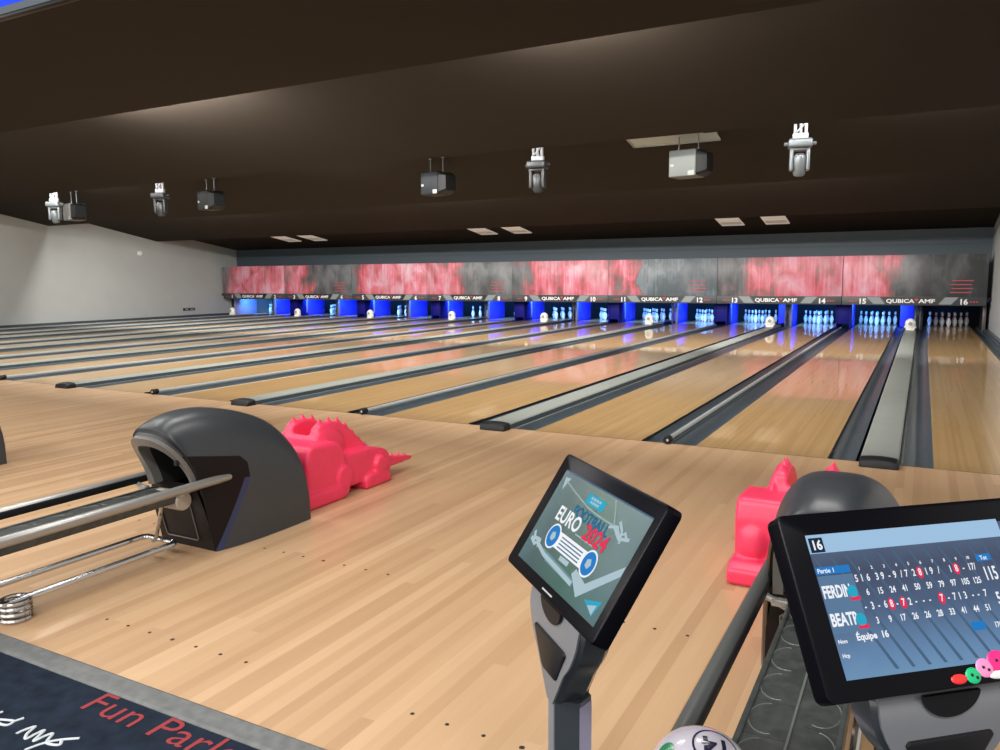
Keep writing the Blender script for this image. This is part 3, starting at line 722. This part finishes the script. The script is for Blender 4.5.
# white bowling ball numbered 14
bl = empty('bowling_ball', (-1.012,-5.165,.446), label='white bowling ball marked with a circled fourteen, resting on the rack', cat='bowling ball')
m = MB(); m.sphere((0,0,0), .108, 48); m.build('ball_body', BALLW, bl, smooth=60)
def on_ball(o, rad, M):
    for v in o.data.vertices:
        p = v.co; off = p.z; d = Vector((p.x, p.y, math.sqrt(max(1e-6, rad*rad - p.x*p.x - p.y*p.y)))).normalized()
        v.co = M @ (d*(rad + off))
tow = Vector((.341,-1.48,1.0)).normalized(); rgt = Vector((.974,.225,0)).normalized(); upv = tow.cross(rgt); nrm = (rgt*.27 + upv*.66 + tow*.70).normalized()
xr = Vector((-1,-.35,0)); xr = (xr - nrm*xr.dot(nrm)).normalized(); yr = nrm.cross(xr)
MBALL = Matrix((xr, yr, nrm)).transposed().to_4x4()
tx = text_mesh('14', .060, BALLK, 'number_print', bl, Matrix.Translation((0,-.020,0)), 1.0, .0015, 'CENTER', depth=.0)
bmx = bmesh.new(); bmx.from_mesh(tx.data); bmesh.ops.triangulate(bmx, faces=bmx.faces[:]); bmesh.ops.subdivide_edges(bmx, edges=bmx.edges[:], cuts=2, use_grid_fill=True); bmx.to_mesh(tx.data); bmx.free()
for v in tx.data.vertices: v.co.z = .0006
on_ball(tx, .108, MBALL)
m = MB(); m.grid([[(r*math.cos(2*PI*q/40), r*math.sin(2*PI*q/40), .0006) for q in range(40)] for r in (.0425,.0465)], 0, True); rg = m.build('ring_print', BALLK, bl, fix=False); on_ball(rg, .108, MBALL)
m = MB(); m.grid([[(r*math.cos(2*PI*q/24) - .088, r*math.sin(2*PI*q/24)*1.6, .0006) for q in range(24)] for r in (.001,.012)], 0, True); gp = m.build('green_print', BALLG, bl, fix=False); on_ball(gp, .108, MBALL @ Matrix.Rotation(PI, 4, 'Z'))

# ------------------------------------------------------------------ pink dragon ramps
def make_dragon():
    """local: +Y towards the pins, rests on z=0; one moulded piece"""
    m = MB()
    # broad base with a sloping plateau
    m.prism([(-.36,.05),(-.37,.13),(-.31,.25),(-.22,.285),(.28,.285),(.46,.245),(.52,.20),(.53,.05)], -.262, .262, 'X', bev=.018)
    # tall rump at the back
    m.prism([(-.36,.05),(-.375,.30),(-.345,.395),(-.30,.405),(-.07,.395),(.0,.33),(.04,.05)], -.278, .278, 'X', bev=.022)
    # two crest walls with a ball channel between them
    top = [(-.13,.40),(-.11,.475),(-.05,.497),(.05,.497),(.14,.47),(.24,.40),(.34,.315),(.44,.235),(.52,.19),(.60,.15)]
    for s in (-1, 1):
        m.prism([(-.13,.10)] + top + [(.62,.05)], min(s*.075, s*.148), max(s*.075, s*.148), 'X', bev=.012)
        # rounded haunch bulging out of the wall
        m.sphere((s*.145, -.02, .30), .17, 24, sc=(.22,1.05,1.0))
    m.prism([(-.13,.10),(-.13,.43),(-.06,.40),(.1,.33),(.30,.17),(.46,.07),(.74,.02),(.74,0),(-.2,0)], -.09, .09, 'X', bev=.008)
    # spikes along both walls
    crest = [(-.07,.482,.062),(.02,.492,.052),(.11,.475,.052),(.19,.432,.048),(.265,.372,.044),(.335,.312,.040),(.40,.262,.034),(.455,.222,.028)]
    for s in (-1, 1):
        for y, z, h in crest:
            bm = bmesh.new(); x = s*.113; w = .032; d = .046
            b = [bm.verts.new(p) for p in ((x-w,y-d,z-.04),(x+w,y-d,z-.04),(x+w,y+d,z-.05),(x-w,y+d,z-.05))]
            tp = bm.verts.new((x, y+(.012 if h < .09 else -.02), z+h))
            bm.faces.new(b[::-1])
            for i in range(4): bm.faces.new((b[i], b[(i+1) % 4], tp))
            m.bm(bm)
    # shoulder domes, knuckle bosses, feet
    for s in (-1, 1):
        lo, hi = min(s*.10, s*.292), max(s*.10, s*.292)
        m.sphere((s*.19,-.335,.19), .095, 22, sc=(.85,.75,1.1))
        for cy, cz, r in ((-.015,.145,.078),(.385,.145,.066)):
            m.lathe([(.0001,-.035),(r-.01,-.035),(r,-.022),(r,.022),(r-.01,.035),(.0001,.035)], 24, M=Matrix.Translation((s*.262,cy,cz)) @ Matrix.Rotation(PI/2,4,'Y'))
        m.prism([(-.46,0),(-.47,.075),(-.41,.11),(-.10,.095),(-.03,.12),(.04,.10),(.03,.035),(-.02,0)], lo, hi, 'X', bev=.016)
        m.prism([(.20,0),(.21,.08),(.27,.105),(.44,.10),(.49,.07),(.50,0)], lo, hi, 'X', bev=.016)
    # tail with small spikes
    m.grid([[(sx*w + xo, y, zc + sz*h) for sx, sz in ((-1,-1),(1,-1),(1,1),(-1,1))] for y, w, h, zc, xo in ((.48,.07,.055,.13,.15),(.66,.045,.032,.10,.16),(.92,.012,.012,.075,.165))], 0, True, True, True)
    for y, z in ((.58,.145),(.66,.130),(.74,.115),(.82,.098)):
        bm = bmesh.new(); b = [bm.verts.new(p) for p in ((.14,y-.03,z-.03),(.18,y-.03,z-.03),(.18,y+.03,z-.03),(.14,y+.03,z-.03))]; tp = bm.verts.new((.16,y+.02,z+.045))
        bm.faces.new(b[::-1])
        for i in range(4): bm.faces.new((b[i], b[(i+1) % 4], tp))
        m.bm(bm)
    o = m.build('dragon_ramp', PINK, smooth=0)
    rm = o.modifiers.new('r', 'REMESH'); rm.mode = 'VOXEL'; rm.voxel_size = .0095; rm.use_smooth_shade = True
    sm = o.modifiers.new('s', 'SMOOTH'); sm.factor = .5; sm.iterations = 3
    dg = bpy.context.evaluated_depsgraph_get(); me = bpy.data.meshes.new_from_object(o.evaluated_get(dg)); o.modifiers.clear()
    o.data = me; me.name = 'dragon_ramp'
    if not me.materials: me.materials.append(PINK)
    me.polygons.foreach_set('use_smooth', [True]*len(me.polygons))
    return o
d1 = make_dragon(); d1.location = (-4.29,-2.62,0)
tag(d1, 'pink plastic dragon ball ramp with spiky crest, tail and feet in view', 'ball ramp', 'pink dragon ramps')
d2 = d1.copy(); C.objects.link(d2); d2.location = (-1.135,-2.52,0)
tag(d2, 'pink plastic dragon ball ramp half hidden by a hood and score screen', 'ball ramp', 'pink dragon ramps')

# ------------------------------------------------------------------ score consoles
MONW, MONH = .40, .25
def make_console(loc, yaw, tilt, lab, screen_mat, scr=(-.1632,.180,-.1015,.093)):
    """monitor centre at loc; local X right, local Y into the screen"""
    t = empty('score_console', (loc[0], loc[1], 0), yaw, label=lab, cat='score console', group='score consoles')
    zc = loc[2]; dz = zc - 1.0
    m = MB(); sec = [(-.014,-.050),(.014,-.050),(.036,-.013),(.036,-.010),(.016,.021),(-.016,.021),(-.036,-.010),(-.036,-.013)]
    b0 = 0
    m.grid([[(x, y+b0, z) for x, y in sec] for z in (.02,.70+dz)], 0, True, True, True); p = m.build('pole', STANDD, t, smooth=20)
    m = MB(); m.box(-.012,.012,-.0535,-.0495,.03,.70,bev=.0015); m.build('pole_front_strip', STANDS, t)
    m = MB(); m.prism([(.0375,-.0105),(.0175,.0215),(.0155,.0205),(.0355,-.0115)], .03, .69, 'Z'); m.build('pole_edge_strip', STANDP, t, smooth=0)
    m = MB(); m.lathe([(.0001,0),(.17,0),(.17,.012),(.15,.022),(.0001,.025)], 36); m.build('foot_plate', STANDD, t)
    # flared neck
    st = [(.695,.018,-.051,.022),(.735,.044,-.051,.022),(.77,.066,-.051,.022),(.80,.092,-.050,.022),(.84,.112,-.048,.022),(.872,.114,-.042,.022),(.885,.112,-.028,.025),(.92,.106,-.006,.035),(.955,.10,.016,.045)]
    def necksec(z, w, f, b): return [(-w+.008,f,z),(w-.008,f,z),(w,f+.008,z),(w,b-.02,z),(w-.02,b,z),(-w+.02,b,z),(-w,b-.02,z),(-w,f+.008,z)]
    dense = [interp(st, q/18) for q in range(19)]; dense = [(z+dz, w, f, b) for z, w, f, b in dense]
    m = MB(); m.grid([necksec(*q) for q in dense], 0, True, True, True); m.build('neck', STANDD, t, smooth=30)
    m = MB()
    front = [[(-w+.006, f-.004, z), (w-.006, f-.004, z)] for z, w, f, b in dense]; back = [[(a[0], a[1]+.004, a[2]) for a in r] for r in front]
    m.grid(front); m.grid(back); m.grid([[r[0] for r in front],[r[0] for r in back]]); m.grid([[r[1] for r in front],[r[1] for r in back]]); m.grid([front[0],back[0]]); m.grid([front[-1],back[-1]])
    m.build('neck_front_plate', STANDS, t, smooth=30)
    m = MB(); m.prism([(a, b+dz) for a, b in ((-.066,.818),(.066,.818),(.070,.812),(.034,.752),(.026,.747),(-.026,.747),(-.034,.752),(-.070,.812))], -.058, -.050, 'Y', bev=.002); m.build('speaker_grille', BLACK, t)
    m = MB(); m.prism([(.045*math.cos(PI+PI*q/16), .879+dz+.034*math.sin(PI+PI*q/16)) for q in range(17)], -.0545, -.049, 'Y'); m.build('neck_half_disc', BLACK, t)  # flat black half disc in front of the neck plate
    mon = bpy.data.objects.new('monitor', None); 
    # monitor casing mesh in its own tilted frame
    m = MB(); M = Matrix.Identity(4)
    bm = bmesh.new()
    vs = [bm.verts.new(pp) for pp in [(-MONW/2,-MONH/2,-.030),(MONW/2,-MONH/2,-.030),(MONW/2,MONH/2,-.030),(-MONW/2,MONH/2,-.030),(-MONW/2,-MONH/2,0),(MONW/2,-MONH/2,0),(MONW/2,MONH/2,0),(-MONW/2,MONH/2,0)]]
    for f in ((3,2,1,0),(4,5,6,7),(0,1,5,4),(1,2,6,5),(2,3,7,6),(3,0,4,7)): bm.faces.new([vs[i] for i in f])
    ed = [e for e in bm.edges if abs(e.verts[0].co.z - e.verts[1].co.z) > .01]
    bmesh.ops.bevel(bm, geom=ed, offset=.012, segments=4, affect='EDGES', profile=.5)
    bmesh.ops.bevel(bm, geom=[e for e in bm.edges if abs(e.verts[0].co.z) < 1e-5 and abs(e.verts[1].co.z) < 1e-5], offset=.003, segments=2, affect='EDGES', profile=.5)
    m.bm(bm); m.box(-.11,.11,-.09,.07,-.062,-.028,bev=.012)
    mo = m.build('monitor_casing', BEZEL, t, smooth=40)
    bpy.data.objects.remove(mon)
    mo.location = (0,0,zc); mo.rotation_euler = (PI/2 - tilt, 0, 0)
    m = MB(); m.grid([[(scr[0],scr[2],.0006),(scr[1],scr[2],.0006)],[(scr[0],scr[3],.0006),(scr[1],scr[3],.0006)]]); 
    sc = m.build('screen', screen_mat, mo, smooth=0)
    return t, mo, sc
def T(par, txt, x, y, size, material, name='screen_text', sx=1., bold=.0, al='LEFT', z=.0010, rot=0.):
    return text_mesh(txt, size, material, name, par, Matrix.Translation((x,y,z)) @ Matrix.Rotation(rot,4,'Z'), sx, bold, al, depth=.0)
def flat(par, pts, material, name, z=.0008):
    m = MB(); m.add([(a,b,z) for a,b in pts], [tuple(range(len(pts)))]); return m.build(name, material, par, smooth=0, fix=False)
def rect(par, x0,y0,x1,y1, material, name, z=.0008): return flat(par, [(x0,y0),(x1,y0),(x1,y1),(x0,y1)], material, name, z)
def disc(par, x, y, r, material, name, z=.0008, ry=None, n=28): return flat(par, [(x+r*math.cos(2*PI*q/n), y+(ry or r)*math.sin(2*PI*q/n)) for q in range(n)], material, name, z)
def ribbon(par, pts, w, material, name, z=.0009):
    m = MB(); L_ = []; R_ = []
    for i, p in enumerate(pts):
        a = Vector(pts[max(i-1,0)]); b = Vector(pts[min(i+1,len(pts)-1)]); d = (b-a).normalized(); n = Vector((-d.y, d.x))*w/2
        L_.append((p[0]+n.x, p[1]+n.y, z)); R_.append((p[0]-n.x, p[1]-n.y, z))
    m.grid([L_, R_]); return m.build(name, material, par, smooth=0, fix=False)

def screen_grad(name, cols, axis, lo, hi, s=1., streak=0.):
    m, nt, b = new_mat(name); L = nt.links
    tc = nt.nodes.new('ShaderNodeTexCoord'); sp = nt.nodes.new('ShaderNodeSeparateXYZ'); L.new(tc.outputs['Object'], sp.inputs[0])
    mr = nt.nodes.new('ShaderNodeMapRange'); mr.inputs['From Min'].default_value = lo; mr.inputs['From Max'].default_value = hi; L.new(sp.outputs[axis], mr.inputs[0])
    src = mr.outputs[0]
    nz = nt.nodes.new('ShaderNodeTexNoise'); nz.inputs['Scale'].default_value = 22; nz.inputs['Detail'].default_value = 4; L.new(tc.outputs['Object'], nz.inputs['Vector'])
    ad = nt.nodes.new('ShaderNodeMath'); ad.operation = 'MULTIPLY_ADD'; L.new(nz.outputs['Fac'], ad.inputs[0]); ad.inputs[1].default_value = streak; L.new(src, ad.inputs[2])
    cr = nt.nodes.new('ShaderNodeValToRGB'); L.new(ad.outputs[0], cr.inputs[0]); els = cr.color_ramp.elements
    while len(els) < len(cols): els.new(.5)
    for e, (p, c) in zip(els, cols): e.position = p; e.color = (*c, 1)
    L.new(cr.outputs[0], b.inputs['Emission Color']); b.inputs['Emission Strength'].default_value = s
    b.inputs['Base Color'].default_value = (0.01,.01,.01,1); b.inputs['Roughness'].default_value = .25
    return m
gW = glow('screen_white', (.92,.95,1.), .95); gPale = glow('screen_pale', (.55,.72,.80), .75); gBlue = glow('screen_blue', (.02,.22,.62), .9); gNavy = glow('screen_navy', (.012,.03,.06), .9)
gRed = glow('screen_red', (.85,.03,.10), .95); gCyan = glow('screen_cyan', (.03,.42,.62), .9); gHdr = glow('screen_header', (.36,.56,.78), .95); gMint = glow('screen_mint', (.45,.62,.60), .7)
gGreen = glow('screen_green', (.03,.14,.11), .8); gSlate = glow('screen_slate', (.085,.16,.27), .8)

# right console, score screen 16
sm = screen_grad('score_screen_glow', [(0,(.16,.33,.52)),(.30,(.10,.22,.40)),(.62,(.045,.085,.18)),(.85,(.03,.05,.11)),(1,(.05,.09,.17))], 'Y', -.12, .085, .95, .16)
con, mo, sc = make_console((-.6406,-5.4315,1.0193), .7153, .5687, 'score console whose touch screen lists player scores under a blue header', sm, (-.1652,.1652,-.0985,.0895))
rect(sc, -.163,.0660,.180,.093, gHdr, 'header_bar')
rect(sc, -.160,.0672,-.1365,.0885, gNavy, 'lane_tile', .0010); T(sc, '16', -.1485,.0715, .019, gW, 'lane_tile_number', .95, .0006, 'CENTER', .0014)
# diagonal beams in the background picture
for i in range(14):
    x0 = -.16 + .027*i
    flat(sc, [(x0,.060),(x0+.003,.060),(min(x0+.085,.178),-.098),(min(x0+.079,.176),-.098)], gSlate, 'background_beam', .0007)
rect(sc, -.1625,.0360,-.1050,.0465, gBlue, 'game_tile'); T(sc, 'Partie 1', -.160,.0382, .0088, gW, 'game_label', 1.05, .0002)
rect(sc, .117,.0325,.143,.0430, gBlue, 'total_tile'); T(sc, 'Tot', .130,.0345, .0085, gW, 'total_label', 1., .0002, 'CENTER')
rect(sc, -.1625,-.045,-.1035,.0340, glow('screen_name_panel', (.13,.24,.40), .8), 'name_panel', .00075)
T(sc, 'FERDIN', -.1612,.0035, .0235, gW, 'player_name', .60, .0008); T(sc, 'BEATR', -.1612,-.0345, .0235, gW, 'player_name', .66, .0008)
for yy in (.0095,-.0290):
    disc(sc, -.1125, yy, .0085, gCyan, 'ball_icon', .0013); rect(sc, -.119, yy-.0125,-.1025, yy-.0075, gRed, 'icon_tag', .0013)
for i in range(10): T(sc, str(i+1), -.0897+.0213*i, .0375, .0062, gW, 'frame_number', 1., .0002, 'CENTER')
def rowtext(vals, y, size):
    for ch, x, red in vals:
        if red: disc(sc, x, y+.004, .0055, gRed, 'split_mark', .0011, .0085)
        T(sc, ch, x, y, size, gW, 'score', .78, .0003, 'CENTER', .0014)
rowtext([('5',-.0997,0),('1',-.0904,0),('6',-.0798,0),('3',-.0645,0),('9',-.0551,0),('-',-.0436,0),('9',-.0339,0),('/',-.0224,0),('7',-.0137,0),('2',-.0006,0),('8',.0102,1),('1',.0214,0),('9',.0305,0),('/',.0433,0),('1',.0646,0),('8',.0755,1),('-',.0879,0),('17/',.103,0)], .0215, .0140)
rowtext([(v,-.0879+.0213*i,0) for i, v in enumerate(('6','15','24','41','50','59','79','97','105','125'))], .0020, .0125)
T(sc, '115', .1323,.0050, .0270, gW, 'total_score', .62, .0006, 'CENTER', .0014)
rowtext([('-',-.0989,0),('3',-.0870,0),('-',-.0765,0),('6',-.0652,0),('8',-.0549,1),('-',-.0455,0),('7',-.0347,1),('2',-.0235,0),('-',-.0130,0),('-',.0000,0),('-',.0110,0),('7',.0322,1),('-',.0440,0),('7',.0545,0),('1',.0640,0),('3',.0740,0),('-',.0870,0),('-',.0970,0),('7',.1097,0)], -.0175, .0140)
rowtext([(v,-.0863+.0213*i,0) for i, v in enumerate(('3','9','17','26','26','28','33','41','44','51'))], -.0372, .0125)
T(sc, '51', .1340,-.030, .0240, gW, 'total_score', .62, .0006, 'CENTER', .0014)
T(sc, 'Équipe  16', -.1285,-.0560, .0125, gW, 'team_label', 1.0, .0004); T(sc, 'Nom', -.1595,-.0575, .0072, gW, 'field_label', 1., .0002); T(sc, 'Hcp', -.1590,-.0760, .0072, gW, 'field_label', 1., .0002)
rect(sc, .0665,-.0620,.0900,-.0500, gBlue, 'blue_button'); T(sc, '176', .112,-.061, .0105, gW, 'team_score', .8, .0003, 'CENTER')
for ch in kids(sc): ch.data.transform(Matrix(((.9327,0,0,-.0128),(0,.9712,0,.0030),(0,0,1,0),(0,0,0,1))))
# coloured sticker blobs on the bezel
stk = [((.0005,-.1150),.0130,.0065,(.70,.03,.03)),((.0235,-.1130),.0120,.0105,(.01,.45,.18)),((.0450,-.1055),.0135,.0125,(.80,.25,.50)),((.0690,-.0990),.0165,.0140,(.80,.02,.20)),((.0640,-.1160),.0170,.0055,(.7,.7,.7))]
base = None; extra = []
for i, ((x, y), rx, ry, c) in enumerate(stk):
    m = MB(); m.sphere((x, y, .001), 1., 20, sc=(rx, ry, .002)); ob = m.build('sticker', mat(f'sticker_ink_{i}', c, .4), mo)
    if i in (1,2,3):
        m = MB(); m.sphere((x-.003, y+.001, .003), .0022, 8); m.sphere((x+.004, y-.003, .003), .0022, 8); m.build('sticker_hole', BLACK, ob)

# left console, football screen
sm = screen_grad('football_screen_glow', [(0,(.10,.21,.24)),(.35,(.035,.095,.10)),(.7,(.03,.12,.09)),(1,(.07,.16,.17))], 'X', -.2, .18, .9, .2)
con2, mo2, sc2 = make_console((-1.1937,-5.3752,.9984), -.7493, .5685, 'score console whose touch screen shows green football artwork', sm)
rect(sc2, -.1632,.0925,.180,.0955, gSlate, 'top_band', .0008)
ribbon(sc2, [(-.139,.075),(-.095,.066),(-.055,.059),(-.02,.053),(.03,.050),(.085,.050)], .0030, gMint, 'pitch_line')
ribbon(sc2, [(.055,.090),(.066,.078),(.078,.064),(.090,.050)], .0030, gMint, 'pitch_line')
flat(sc2, [(-.150,.080),(-.128,.083),(-.140,.055)], gPale, 'corner_flag')
for pts in ([(.075,.044),(.10,.052),(.118,.040),(.130,.050),(.145,.040)], [(.10,.062),(.118,.050),(.128,.030)], [(.09,.05),(.12,.036),(.15,.044)]): ribbon(sc2, pts, .0060, gPale, 'chalk_scribble')
for pts in ([(-.150,-.040),(-.140,-.052),(-.122,-.050),(-.110,-.062)], [(-.152,-.055),(-.128,-.062),(-.112,-.048)], [(-.12,-.056),(-.075,-.066),(.0,-.070),(.060,-.074)]): ribbon(sc2, pts, .0085, gPale, 'chalk_scribble')
flat(sc2, [(.045,-.060),(.092,-.086),(.178,-.012),(.178,.006),(.098,-.058),(.052,-.048)], gPale, 'chalk_stroke')
flat(sc2, [(-.09,-.056),(.060,-.066),(.064,-.078),(-.06,-.074)], glow('screen_teal', (.22,.40,.45), .7), 'chalk_stroke')
flat(sc2, [(.120,-.078),(.168,-.062),(.160,-.092)], gCyan, 'arrow_mark'); flat(sc2, [(.135,-.082),(.160,-.072),(.158,-.090)], gPale, 'arrow_mark', .0010)
rect(sc2, -.0366,.0575,.0330,.0780, gCyan, 'title_tile');
for yy, w_ in ((.0715,.020),(.0640,.017)):
    for q in range(4): rect(sc2, -.002-w_+q*w_*.52, yy-.0024, -.002-w_+q*w_*.52+w_*.40, yy+.0024, gPale, 'title_small_print', .0012)
T(sc2, 'FOOTBALL', -.058,.0255, .0300, glow('screen_ghost_blue', (.02,.17,.36), .8), 'ghost_lettering', .95, .0010, z=.0010)
T(sc2, 'EURO', -.1080,.0020, .0400, gW, 'headline', .96, .0010, z=.0014)
T(sc2, '2024', .0140,.0010, .0400, gRed, 'headline', 1.08, .0012, z=.0016)
flat(sc2, [(-.075,-.0120),(.0768,-.0120),(.0768,-.0440),(-.075,-.0440)], gW, 'ribbon_banner', .0010)
for y in (-.019,-.0255,-.032,-.0385):
    rect(sc2, -.045, y-.0012, .045, y+.0012, gSlate, 'banner_small_print', .0013)
for x in (-.0765,.0780):
    disc(sc2, x, -.0275, .0250, gW, 'badge_ring', .0016); disc(sc2, x, -.0275, .0215, gBlue, 'badge_disc', .0018); disc(sc2, x, -.0275, .0100, gPale, 'badge_star', .0020, n=5); 
rect(sc2, -.018,-.0560,.020,-.0470, gPale, 'small_button'); rect(sc2, -.010,-.0010,.06,.0012, gPale, 'small_print')
rect(mo2, -.018,-.1155,.026,-.1125, RAILGREY, 'maker_mark', .0006)

# ------------------------------------------------------------------ lights
W = bpy.data.worlds.new('hall_ambience'); scene.world = W; W.use_nodes = True
W.node_tree.nodes['Background'].inputs[0].default_value = (1.,.95,.88,1); W.node_tree.nodes['Background'].inputs[1].default_value = .55
R = math.radians
WARM = (1.,.965,.92)
# lobby ceiling panels above / behind the camera
for x in (-15,-12,-9,-6.0,-3.0,0.): area('lobby_panel_lamp', (x,-7.6,3.95), (R(26),0,0), 2.0, .6, 135, WARM)
for x in (-13.5,-10.5,-7.5,-4.5,-1.5): area('approach_fill_light', (x,-2.7,4.05), (0,0,0), 1.2, .5, 60, WARM)  # unseen fill lights added to brighten the approach
area('lobby_fill_light', (-8,-10.6,2.4), (R(96),0,0), 20, 2.6, 330, (1,.97,.93))  # wide fill added behind the camera, standing for the lit lobby
# lamps hidden in the ceiling steps: strips shining down on the lanes, and a few washing the next slope
def cove(y, z, xs, w, power, tilt, up=.2):
    for x in xs: area('cove_lamp', (x, y+.07, z+up), (R(tilt),0,0), w, .08, power, WARM)
XS = [-22.6+2.9*k for k in range(8)]
cove(*EDGES[0], XS, 2.6, 140, 14)
cove(*EDGES[1], XS, 2.6, 42, 10)
cove(*EDGES[2], XS, 2.6, 150, 10)
cove(*EDGES[0], (-10.9,), 2.8, 520, 88, .16)
cove(*EDGES[0], (-4.2,), 1.6, 180, 88, .16)
cove(*EDGES[1], (-19.2,-11.6,-.6), 1.8, 50, 88, .16)
cove(*EDGES[2], (-19.8,-11.7,-3.6), 3.0, 60, 88, .16)

# ------------------------------------------------------------------ camera
cam = bpy.data.cameras.new('camera'); co = bpy.data.objects.new('camera', cam); C.objects.link(co); scene.camera = co
F = 782.5824; cam.sensor_width = 36; cam.sensor_fit = 'HORIZONTAL'; cam.lens = F*36/1000; cam.clip_start = .02; cam.clip_end = 100
yaw, pit, rol = .494022, .124741, -.0072159
cy, sy, cp, sp_ = math.cos(yaw), math.sin(yaw), math.cos(pit), math.sin(pit)
fw = Vector((-sy*cp, cy*cp, -sp_)); rt = Vector((cy, sy, 0)); upc = rt.cross(fw)
r2 = rt*math.cos(rol) + upc*math.sin(rol); u2 = -rt*math.sin(rol) + upc*math.cos(rol)
Mx = Matrix((r2, u2, -fw)).transposed().to_4x4(); Mx.translation = Vector((-.669337,-6.640513,1.462483)); co.matrix_world = Mx

vs = scene.view_settings; vs.view_transform = 'Standard'; vs.look = 'None'; vs.gamma = 1; vs.exposure = 0.; vs.use_curve_mapping = False
